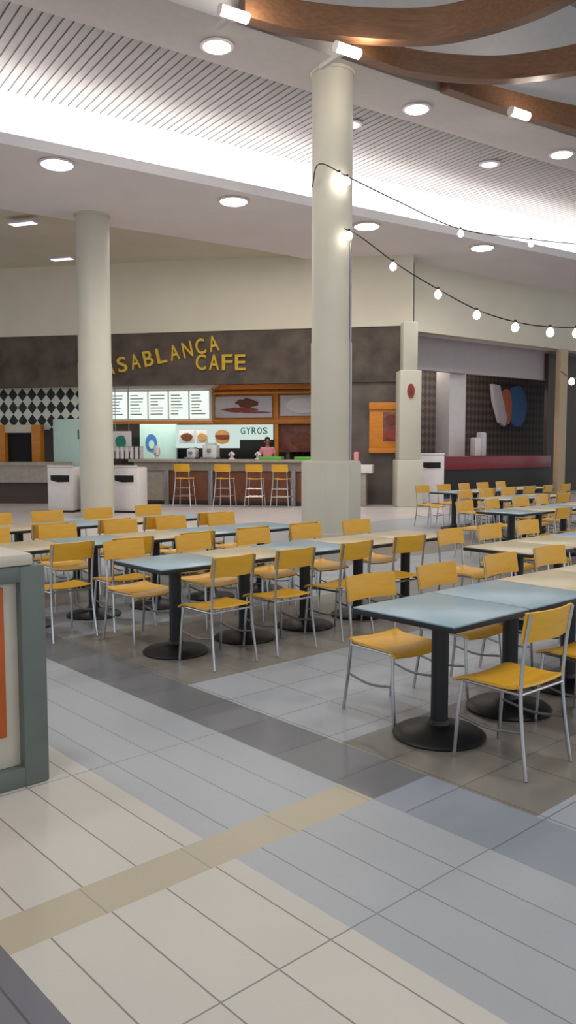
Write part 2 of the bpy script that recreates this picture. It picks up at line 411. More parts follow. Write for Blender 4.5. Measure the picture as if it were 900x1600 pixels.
# ------------------------------------------------------------------ ceiling lamps
def downlight(p, label, cat, group, r=.2, lens='down', watt=60, spread=2.2, drop=0):
    t = thing('downlight', label, cat, p, 0, group)
    bm = bmesh.new(); lathe(bm, [(r, -.001), (r+.05, -.012), (r+.05, -.03), (r, -.04), (r-.02, -.03)], 24); obj('trim_ring', bm, M['white'], t)
    bm = bmesh.new(); lathe(bm, [(r*.96, -.035), (r*.9, -.055), (r*.5, -.075), (r*.1, -.08)], 24); obj('lens', bm, M[lens], t)
    if watt:
        l = bpy.data.lights.new('downlight_lamp', 'SPOT'); l.energy = watt; l.spot_size = spread; l.spot_blend = .8; l.shadow_soft_size = .2
        l.color = (1, .97, .93)
        o = bpy.data.objects.new('downlight_lamp', l); COL.objects.link(o); o.parent = t; o.location = (0, 0, -.12)
    return t
words = ['first', 'second', 'third', 'fourth']
for k, (x, y) in enumerate([(98, 247), (365, 313), (573, 352), (757, 385)]):
    p = onz(x, y, ZS); a, n, z = CEIL.l(p)
    downlight(CEIL.w(a, max(.45, min(n, .6)), ZS), 'bright round downlight under the cove soffit, %s from the left' % words[k], 'ceiling light', 'downlights along the cove soffit', .3, watt=230, spread=2.6)
for k, (x, y) in enumerate([(337, 72), (650, 169), (874, 241)]):
    p = onz(x, y, ZB); a, n, z = CEIL.l(p)
    downlight(CEIL.w(a, -2.45, ZB), 'white downlight in the underside of the long beam, %s from the left' % words[k], 'ceiling light', 'downlights along the beam', .24, watt=120)
for k, (x, y) in enumerate([(548, 193), (765, 255)]):
    p = onz(x, y, ZC)
    downlight(p, ['dim violet downlight in the slatted ceiling right beside the tall column', 'dim violet downlight in the slatted ceiling far right of the tall column'][k], 'ceiling light', 'violet downlights in the slats', .2, 'violet', 0)
def sconce(px, py, label, n, arm):
    a, z = CEIL.hit(px, py, n)
    t = thing('spotlight', label, 'spotlight', CEIL.w(a, n+.2, z), CEIL.a, 'spotlights at the ends of the timber arcs')
    obj('bracket', bx(-.04, .04, -.1, arm-.2, -.04, .04, .01), M['beam'], t)
    bm = bmesh.new(); tube(bm, [(-.25, -.14, 0), (.25, -.14, 0)], .085, 14); obj('housing', bm, M['white'], t)
    bm = bmesh.new(); tube(bm, [(-.22, -.17, -.02), (.22, -.17, -.02)], .08, 14); obj('lens', bm, M['warm'], t)
    l = bpy.data.lights.new('spotlight_lamp', 'POINT'); l.energy = 22; l.color = (1, .92, .8); l.shadow_soft_size = .08
    o = bpy.data.objects.new('spotlight_lamp', l); COL.objects.link(o); o.parent = t; o.location = (.3, -.35, .0)
sconce(368, 19, 'white spotlight at the end of the nearest timber arc', -3.8, .55)
sconce(546, 76, 'white spotlight at the end of the middle timber arc', -4.05, .8)
sconce(815, 176, 'white spotlight by the timber arc furthest to the right', -4.0, .3)
def troffer(px, py, z, label):
    p = onz(px, py, z)
    t = thing('ceiling_lamp', label, 'ceiling light', p, math.radians(-20), 'small lamps in the walkway ceiling')
    obj('housing', bx(-.36, .36, -.14, .14, -.04, -.002, .01), M['white'], t)
    for k in range(3): obj('lens', bx(-.33+k*.23, -.13+k*.23, -.11, .11, -.055, -.035, .005), M['violet'], t)
troffer(97, 403, ZS+.13, 'small bluish ceiling lamp left of the round column by the waste bins')
troffer(36, 347, ZS, 'faint ceiling lamp in the soffit at the left edge')

# ------------------------------------------------------------------ string lights
def string(name_pts, bulbs, label, lens='bulb', r=.062):
    o = Vector(name_pts[0]); t = thing('string_lights', label, 'string lights', o)
    run = smooth_pts(name_pts, 24)
    bm = bmesh.new(); tube(bm, [p-o for p in run[::4]+[run[-1]]], .011, 6); obj('cable', bm, M['cable'], t)
    for p in bulbs:
        q = min(run, key=lambda c: (c.x-p[0])**2+(c.y-p[1])**2)-o      # each bulb hangs from the cable
        bm = bmesh.new(); lathe(bm, [(r*.2, -r*2.6), (r*.75, -r*2.3), (r, -r*1.6), (r*.85, -r*.9), (r*.4, -r*.3), (r*.3, 0)], 14)
        b = obj('bulb', bm, M[lens], t, loc=q)
        bm = bmesh.new(); tube(bm, [(0, 0, -r*.35), (0, 0, r*.5)], r*.4, 8); obj('socket', bm, M['cable'], b)
cf = lambda px, py, Y: ond(px, py, Y)
up = [cf(488, 292, 15.3), cf(499, 256, 15.02), cf(545, 277, 15.05), cf(625, 316, 15.9), cf(720, 358, 17.2), cf(830, 374, 18.6), cf(930, 384, 19.8)]
string(up, [cf(530, 290, 14.98), cf(543, 297, 15.0), cf(718, 362, 17.2), cf(828, 380, 18.6)], 'upper string of white bulbs wrapped round the tall column')
lo = [cf(538, 357, 15.05), cf(566, 372, 15.0), cf(622, 414, 14.7), cf(690, 455, 14.3), cf(750, 486, 14.0), cf(810, 504, 13.7), cf(865, 511, 13.4), cf(940, 512, 13.0)]
string(lo, [cf(545, 371, 15.0), cf(613, 423, 14.72), cf(683, 463, 14.32), cf(745, 492, 14.0), cf(804, 511, 13.7), cf(858, 519, 13.4), cf(899, 526, 13.2)], 'lower string of white bulbs sagging from the tall column to the right edge')
fa = [cf(876, 580, 20), cf(895, 590, 19.6), cf(960, 596, 18.6)]
string(fa, [cf(892, 598, 19.6), cf(935, 604, 19)], 'faint bulb string at the right edge, below the sagging string', r=.07)

# ------------------------------------------------------------------ cafe: sign letters
def letters(name, label, txts, fr, off, m, ext=.05, cat='sign', parent=None):
    t = parent or thing(name, label, cat, fr.w(0, off, 0), fr.a)
    for (ch, x, z, h, tilt, wd) in txts:
        cu = bpy.data.curves.new('letter', 'FONT'); cu.body = ch; cu.size = 1; cu.extrude = ext/2; cu.offset = .012; cu.resolution_u = 4
        tmp = bpy.data.objects.new('letter_curve', cu); COL.objects.link(tmp)
        me = bpy.data.meshes.new_from_object(tmp.evaluated_get(bpy.context.evaluated_depsgraph_get()))
        bpy.data.objects.remove(tmp)
        xs = [v.co.x for v in me.vertices]; ys = [v.co.y for v in me.vertices]
        w_, h_ = max(xs)-min(xs), max(ys)-min(ys)
        for v in me.vertices:
            v.co = Vector(((v.co.x-(max(xs)+min(xs))/2)*wd/w_, (v.co.y-(max(ys)+min(ys))/2)*h/h_, v.co.z))
        me.materials.clear(); me.materials.append(m)
        o = bpy.data.objects.new('letter', me); COL.objects.link(o); o.parent = t
        o.matrix_local = Matrix.Translation((x, 0, z)) @ Matrix.Rotation(tilt, 4, 'Y') @ Matrix.Rotation(PI/2, 4, 'X')
    return t
L = []
for k, ch in enumerate('CASABLANCA'):
    px = 150+k*20.4; py = 579-k*4.7
    x, z = CAFE.hit(px, py, 0); L.append((ch, x, z, .46, math.radians(-12), .30))
for k, ch in enumerate('CAFE'):
    x, z = CAFE.hit(314+k*20.5, 566, 0); L.append((ch, x, z, .46, 0, .32))
letters('cafe_sign', 'gold raised letters reading CASABLANCA CAFE on the dark fascia', L, CAFE, .012, M['gold'], .06)

# ------------------------------------------------------------------ cafe interior
def H(px, py, off): return CAFE.hit(px, py, off)
def rect(x0, y0, x1, y1, off):
    a = H(x0, y0, off); b = H(x1, y1, off); c = H(x0, y1, off)
    return a[0], b[0], c[1], a[1]           # x0,x1,z0,z1
def cthing(name, label, cat, off, x, z=0, group=None): return thing(name, label, cat, CAFE.w(x, off, z), CAFE.a, group)

# long bar counter: brown panels, grey top, metal supports
xa = H(213, 722, -.9)[0]; xb = H(492, 722, -.9)[0]
t = cthing('bar_counter', 'long bar counter with brown wood front and grey top, behind the bar stools', 'counter', -.9, xa)
W_ = xb-xa
obj('worktop', bx(-.1, W_+.1, -.38, .55, 1.22, 1.30, .012), M['counter'], t)
obj('apron', bx(0, W_, -.2, -.12, .98, 1.22, .006), M['counter'], t)
obj('body', bx(0, W_, -.1, .5, .06, 1.22), M['darkbrown'], t)
px_edges = [264, 332, 460]
cuts = [0]+[H(p, 760, -.9)[0]-xa for p in px_edges]+[W_]
for k in range(4):
    obj('front_panel', bx(cuts[k]+.05, cuts[k+1]-.05, -.14, -.09, .12, .98, .008), M['counter'] if k == 0 else M['brownwood'], t)
for c in cuts[1:4]: obj('support', bx(c-.07, c+.07, -.22, -.09, .0, 1.0, .01), M['steel'], t)
obj('kickboard', bx(0, W_, -.08, .5, 0, .06), M['black'], t)

# menu board, lit, with a sloping canopy
x0, x1, z0, z1 = rect(168, 611, 328, 657, .9)
t = cthing('menu_board', 'lit white menu board of five panels under a slanting white canopy', 'menu board', .9, x0)
w5 = (x1-x0)/5
obj('case', bx(0, x1-x0+.05, .02, .3, z0-.08, z1+.04, .01), M['cream'], t)
for k in range(5):
    p = obj('menu_panel', bx(k*w5+.03, (k+1)*w5-.03, -.02, .02, z0+.04, z1-.04, .006), M['mintlit'], t)
    rnd = random.Random(k)
    for j in range(7):
        zz = z1-.16-j*(z1-z0-.25)/7; obj('menu_line', bx(k*w5+.09, k*w5+.09+w5*(.35+.35*rnd.random()), -.026, -.02, zz-.016, zz+.016), M['counter'], p)
bm = bmesh.new(); prism_y(bm, [(-.1, z1+.02), (x1-x0+.1, z1+.02), (x1-x0+.35, z1+.2), (-.1, z1+.2)], -.3, .3); obj('canopy', bm, M['white'], t)
obj('ledge', bx(-.05, x1-x0+.12, -.12, .05, z0-.12, z0-.03, .01), M['orangewood'], t)

# orange wooden frame with two picture panels and a dark one below
OF = 1.3
x0, x1, z0, z1 = rect(331, 594, 505, 662, OF)
t = cthing('picture_frame_wall', 'orange wooden frame wall holding the big food pictures, right of the menu', 'frame', OF, x0)
wd = x1-x0
obj('header', bx(0, wd, -.2, .15, z1-.32, z1, .02), M['orangewood'], t)
obj('header_shelf', bx(0, wd, -.28, .15, z1-.46, z1-.4, .01), M['orangewood'], t)
obj('backing', bx(0, wd, .06, .15, z0, z1-.3), M['orangewood'], t)
obj('rail', bx(0, wd, -.06, .1, z0-.02, z0+.12, .01), M['orangewood'], t)
xm = H(432, 630, OF)[0]-x0
for c in (.05, xm, wd-.05): obj('stile', bx(c-.06, c+.06, -.04, .1, z0 if c != xm else .0, z1-.3, .01), M['orangewood'], t)
def pict(name, label, r, off, blobs, base, group=None, cat='picture'):
    x0, x1, z0, z1 = r
    t = cthing(name, label, cat, off, (x0+x1)/2, (z0+z1)/2, group); w2, h2 = (x1-x0)/2, (z1-z0)/2
    obj('panel', bx(-w2, w2, 0, .04, -h2, h2, .006), M[base], t)
    for (nm, m, cx, cz, rx, rz, wob) in blobs:
        bm = bmesh.new(); prism_y(bm, ell(22, rx*w2, rz*h2, cx*w2, cz*h2, wob, int(cx*100+cz*37)), -.012-.004*len(nm), .01); obj(nm, bm, M[m], t)
    return t
pict('food_picture', 'wide food picture of dark meat pieces on white, in the orange frame', rect(335, 620, 425, 653, OF-.01), OF-.02,
     [('garnish', 'redprint', -.1, -.25, .6, .22, .4), ('meat', 'meat', .15, .35, .34, .45, .5), ('skewer', 'redprint', .45, -.5, .5, .06, .2)], 'pic')
pict('food_picture', 'food picture of a round dish, partly behind the tall column', rect(438, 618, 500, 650, OF-.01), OF-.02,
     [('plate', 'white', .1, 0, .8, .75, 0), ('stew', 'meat', .1, .05, .6, .5, .3)], 'pic')
pict('food_picture', 'dark reddish food picture below the orange frame, behind the person', rect(436, 660, 500, 706, OF+.1), OF+.1,
     [('grill', 'meat', .25, -.2, .6, .5, .4)], 'picred')
# mint wall section with a blue emblem, and lit snack pictures
x0, x1, z0, z1 = rect(218, 662, 276, 720, 2.6)
t = cthing('mint_partition', 'pale mint wall panel with a small blue emblem, under the menu board', 'wall panel', 2.6, x0)
obj('panel', bx(0, x1-x0, 0, .12, .0, z1+.4, .01), M['mint'], t)
bm = bmesh.new(); e = H(236, 692, 2.58); prism_y(bm, ell(20, .2, .3, e[0]-x0, e[1]), -.02, .01); obj('emblem', bm, M['bluesign'], t)
bm = bmesh.new(); prism_y(bm, ell(20, .1, .14, e[0]-x0+.02, e[1]-.05), -.03, .0); obj('emblem_center', bm, M['mint'], t)
SN = 2.4
x0, x1, z0, z1 = rect(274, 664, 426, 700, SN)
t = cthing('snack_sign', 'lit pale sign with burger pictures and green lettering, behind the counter', 'sign', SN, x0)
wd = x1-x0; zc = (z0+z1)/2; s4 = wd/150
obj('panel', bx(0, wd*.66, 0, .1, z0, z1, .01), M['piclit'], t)
obj('lettering_panel', bx(wd*.66, wd, 0, .1, z0+(z1-z0)*.36, z1, .01), M['piclit'], t)
for (c, hw) in ((.12, .08), (.28, .06)):
    obj('snack_card', bx(wd*(c-hw), wd*(c+hw), -.02, .01, zc-.22, zc+.2, .005), M['white'], t)
    bm = bmesh.new(); prism_y(bm, ell(18, wd*hw*.75, .13, wd*c, zc-.02, .25, int(c*99)), -.04, -.01); obj('snack', bm, M['bun' if c > .2 else 'meat'], t)
bm = bmesh.new(); prism_y(bm, ell(20, .24, .16, wd*.49, zc-.09), -.03, 0); obj('burger_bottom', bm, M['bun'], t)
bm = bmesh.new(); prism_y(bm, ell(20, .25, .08, wd*.49, zc), -.05, 0); obj('patty', bm, M['redprint'], t)
bm = bmesh.new(); prism_y(bm, [(wd*.49+.24*math.cos(q*PI/12), zc+.04+.17*math.sin(q*PI/12)) for q in range(13)], -.06, 0); obj('burger_top', bm, M['bun'], t)
xs, zs = H(397, 673, SN)
letters(None, None, [(c, xs-x0+(k-2)*.185, zs, .22, 0, .15) for k, c in enumerate('GYROS')], CAFE, SN, M['teal'], .04, parent=t)
bpy.context.view_layer.update()

# kitchen back parts
t = cthing('kitchen_wall_unit', 'dark kitchen back unit under the snack sign, behind the counter', 'kitchen unit', 3.2, H(190, 700, 3.2)[0])
wd = H(500, 700, 3.2)[0]-H(190, 700, 3.2)[0]
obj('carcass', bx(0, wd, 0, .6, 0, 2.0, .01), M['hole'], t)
obj('worktop', bx(0, wd, -.2, .6, .92, .98, .01), M['steel'], t)
def machine(px, py, w_, h_, label, kind):
    x, z = H(px, py, -.55)
    t = cthing('coffee_machine' if kind == 0 else 'drink_dispenser', label, 'machine', -.55, x, 1.30)
    if kind == 0:
        obj('body', bx(-w_/2, w_/2, 0, .4, .05, h_, .03), M['white'], t); obj('tray', bx(-w_/2-.03, w_/2+.03, -.12, .38, 0, .06, .01), M['steel'], t)
        obj('spout', bx(-.05, .05, -.1, .02, h_*.5, h_*.75, .01), M['steel'], t); obj('lid', bx(-w_/3, w_/3, .05, .35, h_, h_+.06, .02), M['mint'], t)
    else:
        bm = bmesh.new(); lathe(bm, [(.09, 0), (.09, .02), (.05, .04), (.05, .1), (.1, .12), (.1, h_-.08), (.05, h_-.02), (.02, h_)], 16); obj('body', bm, M['white'], t)
        bm = bmesh.new(); tube(bm, [(0, -.09, .16), (0, -.15, .16), (0, -.15, .12)], .02, 8); obj('tap', bm, M['steel'], t)
    return t
machine(327, 705, .42, .42, 'white machine on the bar counter, tallest under the burger sign', 0)
machine(298, 710, .25, .3, 'small white machine on the bar counter, left of the tallest one', 0)
machine(245, 708, .1, .4, 'slim white dispenser on the bar counter below the blue emblem', 1)
machine(362, 712, .1, .22, 'white dispenser on the bar counter just right of the tallest machine', 1)
machine(403, 712, .1, .22, 'white dispenser on the bar counter beside the person', 1)
for k, (px, lw) in enumerate(((425, 'bright green tray on the counter in front of the person'), (480, 'bright green tray on the counter against the tall column'))):
    x, z = H(px, 712, -.7)
    t = cthing('serving_tray', lw, 'tray', -.75, x, 1.30, 'green trays on the bar counter')
    obj('base', bx(-.32, .32, -.18, .18, 0, .02, .008), M['green'], t)
    for (a, b, c, d) in ((-.32, .32, -.19, -.16), (-.32, .32, .16, .19), (-.33, -.30, -.19, .19), (.30, .33, -.19, .19)):
        obj('rim', bx(a, b, c, d, .0, .08, .006), M['green'], t)
# cups stacked at the left end of the counter
for k in range(7):
    x, z = H(176+k*7.5, 716, -.5)
    t = cthing('cup_stack', 'white paper cup stack on the counter, %s from the left beside the column' % ['first', 'second', 'third', 'fourth', 'fifth', 'sixth', 'seventh'][k], 'cups', -.5, x, 1.30, 'cup stacks at the end of the counter')
    bm = bmesh.new(); prof = []
    for j in range(5): prof += [(.052, j*.07), (.062, j*.07+.064)]
    lathe(bm, prof, 12); obj('cups', bm, M['white'], t)
    bm = bmesh.new(); lathe(bm, [(.066, .345), (.066, .365), (.05, .372)], 12); obj('top_lid', bm, M['steel'], t)
# teal round notice
x, z = H(190, 690, .4)
t = cthing('hanging_notice', 'pale hanging notice with a green mark, just right of the left column', 'notice', .4, x, z)
obj('board', bx(-.28, .32, 0, .03, -.3, .32, .01), M['white'], t)
bm = bmesh.new(); prism_y(bm, ell(18, .17, .2, -.02, 0, .2, 4), -.03, .01); obj('mark', bm, M['teal'], t)
for s in (-.2, .24):
    bm = bmesh.new(); tube(bm, [(s, .015, .3), (s, .015, ZO+.4-z)], .012, 6); obj('hanger', bm, M['steel'], t)

# ------------------------------------------------------------------ left neighbour stand
LF = 1.0
x0, x1, z0, z1 = rect(-60, 600, 132, 672, LF)
tag(obj('diamond_tile_panel', bx(0, x1-x0, 0, .12, z0, z1+.1, .004), M['diamond'], loc=CAFE.w(x0, LF, 0), rz=CAFE.a), 'wall panel of slanted white and black diamond tiles at the left edge', 'wall panel')
def arch(px0, px1, label):
    x0, x1, z0, z1 = rect(px0, 664, px1, 736, LF-.3)
    t = cthing('serving_hatch', label, 'hatch', LF-.3, x0, 0, None); w_ = x1-x0
    for a, b in ((0, .3), (w_-.3, w_)): obj('post', bx(a, b, -.1, .2, 1.0, z1, .02), M['orangewood'], t)
    obj('lintel', bx(0, w_, -.06, .2, z1-.26, z1+.0, .02), M['cream'], t)
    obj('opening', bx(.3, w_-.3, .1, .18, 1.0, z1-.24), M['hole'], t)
    obj('ledge', bx(-.05, w_+.05, -.2, .2, 1.0, 1.1, .01), M['counter'], t)
arch(-4, 66, 'serving hatch with orange posts and a dark opening at the left edge')
x0, x1, z0, z1 = rect(82, 655, 133, 735, LF-.4)
t = cthing('mint_cabinet', 'pale mint cabinet beside the left column, under the diamond tiles', 'cabinet', LF-.4, x0)
obj('body', bx(0, x1-x0, 0, .4, 0, z1, .03), M['mint'], t); obj('door', bx(.06, x1-x0-.06, -.02, .01, .1, z1-.08, .01), M['mint'], t)
obj('vent', bx(x1-x0-.22, x1-x0-.08, -.03, 0, 1.9, 2.2, .01), M['teal'], t)
# curved service counter
xl = H(-60, 745, -1.2)[0]; xr = H(92, 745, -1.2)[0]
t = cthing('curved_counter', 'curved grey stone service counter with dark base at the left edge', 'counter', -1.2, xr)
def curved(z0, z1, out):
    P = [(0, .3)]
    for k in range(11):
        q = k/10; P.append((-(xr-xl)*q, -.25-out-.35*math.sin(PI*.5*q)))
    P += [(-(xr-xl), .9), (0, .9)]
    bm = bmesh.new(); prism(bm, P, z0, z1); return bm
obj('base', curved(0, .62, -.12), M['darkbrown'], t)
obj('front', curved(.62, 1.12, 0), M['counter'], t)
obj('worktop', curved(1.12, 1.2, .05), M['counter'], t)

# ------------------------------------------------------------------ person behind the counter
def skin_mesh(name, V, E, R, m, parent, lvl=2):
    me = bpy.data.meshes.new(name); me.from_pydata(V, E, []); me.update()
    o = bpy.data.objects.new(name, me); COL.objects.link(o)
    sk = o.modifiers.new('skin', 'SKIN'); sk.use_smooth_shade = True
    sv = me.skin_vertices[0].data
    for i, r in enumerate(R): sv[i].radius = r if isinstance(r, tuple) else (r, r)
    sv[0].use_root = True
    ss = o.modifiers.new('sub', 'SUBSURF'); ss.levels = lvl; ss.render_levels = lvl
    dg = bpy.context.evaluated_depsgraph_get(); me2 = bpy.data.meshes.new_from_object(o.evaluated_get(dg))
    bpy.data.objects.remove(o)
    me2.materials.clear(); me2.materials.append(m)
    for p in me2.polygons: p.use_smooth = True
    n = bpy.data.objects.new(name, me2); COL.objects.link(n); n.parent = parent
    return n
px_, pz_ = H(418, 700, .85)
pt = cthing('person', 'person in a pink shirt with short black hair, standing behind the bar counter', 'person', .85, px_, .12)
pt.rotation_euler.z = CAFE.a+math.radians(200)     # faces the kitchen, a little to the left
V, E, R = [], [], []
def vv(p, r, prev=None):
    V.append(p); R.append(r); i = len(V)-1
    if prev is not None: E.append((prev, i))
    return i
pel = vv((0, 0, 1.0), (.16, .12)); wa = vv((0, 0, 1.16), (.14, .1), pel); ch = vv((0, -.01, 1.38), (.17, .11), wa)
nb = vv((0, 0, 1.53), .07, ch); nk = vv((0, .01, 1.60), .055, nb); hd = vv((0, .025, 1.69), (.078, .09), nk); ht = vv((0, .015, 1.79), (.068, .08), hd)
nose = vv((0, .115, 1.685), .014, hd)
for s in (-1, 1):
    sh = vv((s*.17, 0, 1.47), .065, ch); el = vv((s*.25, .04, 1.2), .045, sh); wr = vv((s*.2, .26, 1.12), .03, el); pm = vv((s*.19, .33, 1.11), .034, wr)
    for f in range(4):
        ln = [.07, .08, .075, .055][f]; a = vv((s*.19+(f-1.5)*.019, .375, 1.112), .009, pm); b = vv((s*.19+(f-1.5)*.021, .375+ln*.55, 1.105), .008, a); vv((s*.19+(f-1.5)*.021, .375+ln, 1.085), .007, b)
    a = vv((s*.19-s*.035, .34, 1.11), .01, pm); vv((s*.19-s*.055, .375, 1.1), .009, a)
    hp = vv((s*.09, 0, .93), .1, pel); kn = vv((s*.1, .02, .5), .062, hp); an = vv((s*.1, -.01, .09), .042, kn); vv((s*.1, .15, .035), .036, an)
skin_mesh('body', V, E, R, M['skin'], pt)
skin_mesh('shirt', [(0, 0, 1.0), (0, 0, 1.16), (0, -.01, 1.38), (0, 0, 1.51), (-.17, 0, 1.475), (.17, 0, 1.475), (-.225, .02, 1.3), (.225, .02, 1.3)],
          [(0, 1), (1, 2), (2, 3), (2, 4), (2, 5), (4, 6), (5, 7)], [(.185, .145), (.165, .125), (.19, .132), .085, .085, .085, .068, .068], M['pink'], pt)
skin_mesh('trousers', [(0, 0, .99), (-.09, 0, .92), (-.1, .02, .5), (-.1, -.01, .1), (.09, 0, .92), (.1, .02, .5), (.1, -.01, .1)],
          [(0, 1), (1, 2), (2, 3), (0, 4), (4, 5), (5, 6)], [(.17, .13), .115, .08, .06, .115, .08, .06], M['trouser'], pt)
skin_mesh('hair', [(0, -.02, 1.72), (0, -.03, 1.78), (0, .03, 1.825)], [(0, 1), (1, 2)], [(.088, .088), (.094, .1), (.07, .06)], M['hair'], pt)
for s in (-1, 1):
    bm = bmesh.new(); bmesh.ops.create_icosphere(bm, subdivisions=2, radius=.011); obj('eye', bm, M['hole'], pt, loc=(s*.032, .105, 1.705))
    bm = bmesh.new(); bmesh.ops.create_icosphere(bm, subdivisions=2, radius=.02); obj('ear', bm, M['skin'], pt, loc=(s*.085, .01, 1.69))
obj('mouth', bx(-.025, .025, .095, .108, 1.636, 1.645, .003), M['redprint'], pt)

# ------------------------------------------------------------------ waste bins
def bin_unit(p, rz, w_, d_, h_, label, group):
    t = thing('waste_bin', label, 'waste bin', p, rz, group)
    obj('body', bx(-w_/2, w_/2, -d_/2, d_/2, .05, h_, .03), M['white'], t)
    obj('plinth', bx(-w_/2+.03, w_/2-.03, -d_/2+.03, d_/2-.03, 0, .06), M['black'], t)
    pl = [(-w_*.36, h_-.3), (w_*.36, h_-.27), (w_*.36, h_-.14), (-w_*.36, h_-.16)]
    pl = [(-w_*.36, h_-.32), (-w_*.1, h_-.37), (w_*.36, h_-.36), (w_*.36, h_-.2), (-w_*.36, h_-.2)]
    bm = bmesh.new(); prism_y(bm, pl, -d_/2-.012, -d_/2+.02); obj('slot', bm, M['hole'], t)
    obj('door', bx(-w_/2+.05, w_/2-.05, -d_/2-.012, -d_/2+.01, .1, h_-.46, .01), M['white'], t)
    obj('tray_rail', bx(-w_/2, w_/2, -d_/2, -d_/2+.03, h_, h_+.06, .008), M['white'], t)
    return t
pb = [ond(104, 760, 20.9), ond(160, 760, 20.9), ond(204, 760, 20.9)]
lb = ['white waste bin left of the round column, in front of the mint cabinet', 'white waste bin directly behind the round left column', 'white waste bin with a black slot, just right of the left column']
for k, p in enumerate(pb): bin_unit((p.x, p.y-.06*k, 0), CAFE.a, .70, .7, 1.14, lb[k], 'white waste bins by the left column')
p = ond(668, 750, 23.5)
bin_unit((p.x, 23.5, 0), math.radians(4), .80, .7, 1.42, 'cream waste bin with a black slot against the stone wall pilaster', None)

# ------------------------------------------------------------------ right-hand side
p = ond(638, 650, 22.7)
t = thing('pilaster', 'cream stepped pilaster with a small red sign, beside the orange board', 'pilaster', (p.x, 22.7, 0), math.radians(4))
obj('upper_shaft', bx(-.2, .2, -.2, .25, 3.75, ZF+.02, .02), M['column'], t)
obj('shaft', bx(-.3, .3, -.28, .3, 1.3, 3.75, .03), M['column'], t)
obj('base', bx(-.36, .36, -.34, .34, 0, 1.3, .03), M['column'], t)
bm = bmesh.new(); prism_y(bm, ell(20, .1, .2, 0, 3.18), -.31, -.27); s = obj('sign', bm, M['redprint'], t); s['label'] = 'small red oval sign'
bm = bmesh.new(); prism_y(bm, [(-.05, 3.1), (.05, 3.1), (0, 3.32)], -.325, -.30); obj('sign_mark', bm, M['meat'], s)
x0, x1, z0, z1 = rect(577, 629, 628, 708, -.05)
t = cthing('poster_board', 'orange wooden board with a dark food picture on the stone wall', 'board', -.05, (x0+x1)/2, (z0+z1)/2)
w2, h2 = (x1-x0)/2, (z1-z0)/2
obj('board', bx(-w2, w2, 0, .17, -h2, h2, .02), M['orangewood'], t)
obj('top_rail', bx(-w2, w2, -.06, .02, h2-.2, h2, .015), M['orangewood'], t)
obj('bottom_rail', bx(-w2, w2, -.05, .02, -h2, -h2+.14, .015), M['orangewood'], t)
p_ = obj('picture', bx(-w2*.15, w2*.85, -.02, .01, -h2*.52, h2*.62, .006), M['picred'], t)
bm = bmesh.new(); prism_y(bm, ell(18, w2*.36, h2*.22, w2*.35, h2*.3, .3, 2), -.035, -.01); obj('dish', bm, M['meat'], p_)
bm = bmesh.new(); prism_y(bm, ell(18, w2*.36, h2*.2, w2*.35, -h2*.25, .3, 3), -.035, -.01); obj('dish', bm, M['redprint'], p_)
# small ledge by the tall column
x0, x1, z0, z1 = rect(552, 722, 580, 742, -.6)
t = cthing('condiment_stand', 'pale condiment stand beside the tall column, before the dark stone wall', 'stand', -.5, (x0+x1)/2)
obj('cabinet', bx(-.3, .12, -.25, .25, 0, .92, .02), M['counter'], t); obj('top', bx(-.36, .3, -.3, .3, .92, 1.16, .02), M['white'], t)
bm = bmesh.new(); lathe(bm, [(.06, 1.16), (.07, 1.3), (.075, 1.48), (.05, 1.52)], 14, c=(-.18, 0)); obj('napkin_holder', bm, M['pink'], t)

def SR(x0, y0, x1, y1, off):
    a = SIDE.hit(x0, y0, off); b = SIDE.hit(x1, y1, off); c = SIDE.hit(x0, y1, off); return a[0], b[0], c[1], a[1]
def sthing(name, label, cat, off, x, z=0, group=None): return thing(name, label, cat, SIDE.w(x, off, z), SIDE.a, group)
x0, x1, z0, z1 = SR(690, 588, 728, 720, 1.6)
t = sthing('white_pillar', 'white square pillar standing behind the red counter', 'pillar', 1.75, (x0+x1)/2)
obj('shaft', bx(-.42, .42, -.3, .3, .12, ZF, .02), M['white'], t); obj('base', bx(-.47, .47, -.35, .35, 0, .12, .02), M['white'], t)
xa = SIDE.hit(693, 740, .5)[0]; xb = SIDE.hit(858, 740, .5)[0]
t = sthing('red_counter', 'long counter with dark red top band and blackish front', 'counter', .5, xa)
wd = xb-xa
obj('front', bx(0, wd, 0, .7, .1, .95, .01), M['darkgreen'], t); obj('red_band', bx(-.03, wd+.03, -.05, .75, .92, 1.34, .02), M['red'], t)
obj('plinth', bx(.05, wd-.05, .05, .65, 0, .1), M['black'], t); obj('end_trim', bx(-.05, .0, -.03, .7, 0, .95, .01), M['steel'], t)
bx_, bz = SIDE.hit(745, 705, .9)
t = sthing('napkin_dispenser', 'white slanted dispenser standing on the red counter', 'dispenser', .85, bx_, 1.34)
obj('body', bx(-.28, .05, -.12, .12, 0, .62, .04), M['white'], t); obj('side', bx(.05, .28, -.14, .14, 0, .8, .05), M['pic'], t)
x0, x1, z0, z1 = SR(768, 600, 822, 666, 3.8)
t = sthing('wall_graphic', 'wall graphic of a blue rounded panel with orange and white figure', 'wall graphic', 3.85, x0, z0)
w_, h_ = x1-x0, z1-z0
bm = bmesh.new(); prism_y(bm, ell(28, w_*.27, h_*.5, w_*.74, h_*.5), -.06, .08); obj('blue_panel', bm, M['bluesign'], t)
bm = bmesh.new(); prism_y(bm, ell(24, w_*.14, h_*.44, w_*.42, h_*.46, .15, 3), -.09, .06); obj('orange_figure', bm, M['orangeprint'], t)
bm = bmesh.new(); prism_y(bm, [(0, h_), (w_*.2, h_*.98), (w_*.42, h_*.2), (w_*.36, 0), (w_*.22, h_*.1), (w_*.05, h_*.6)], -.11, .04); obj('white_streak', bm, M['pic'], t)
x0, _ = SIDE.hit(870, 700, .1)
t = sthing('beige_post', 'beige square post at the right end of the red counter', 'post', .1, x0)
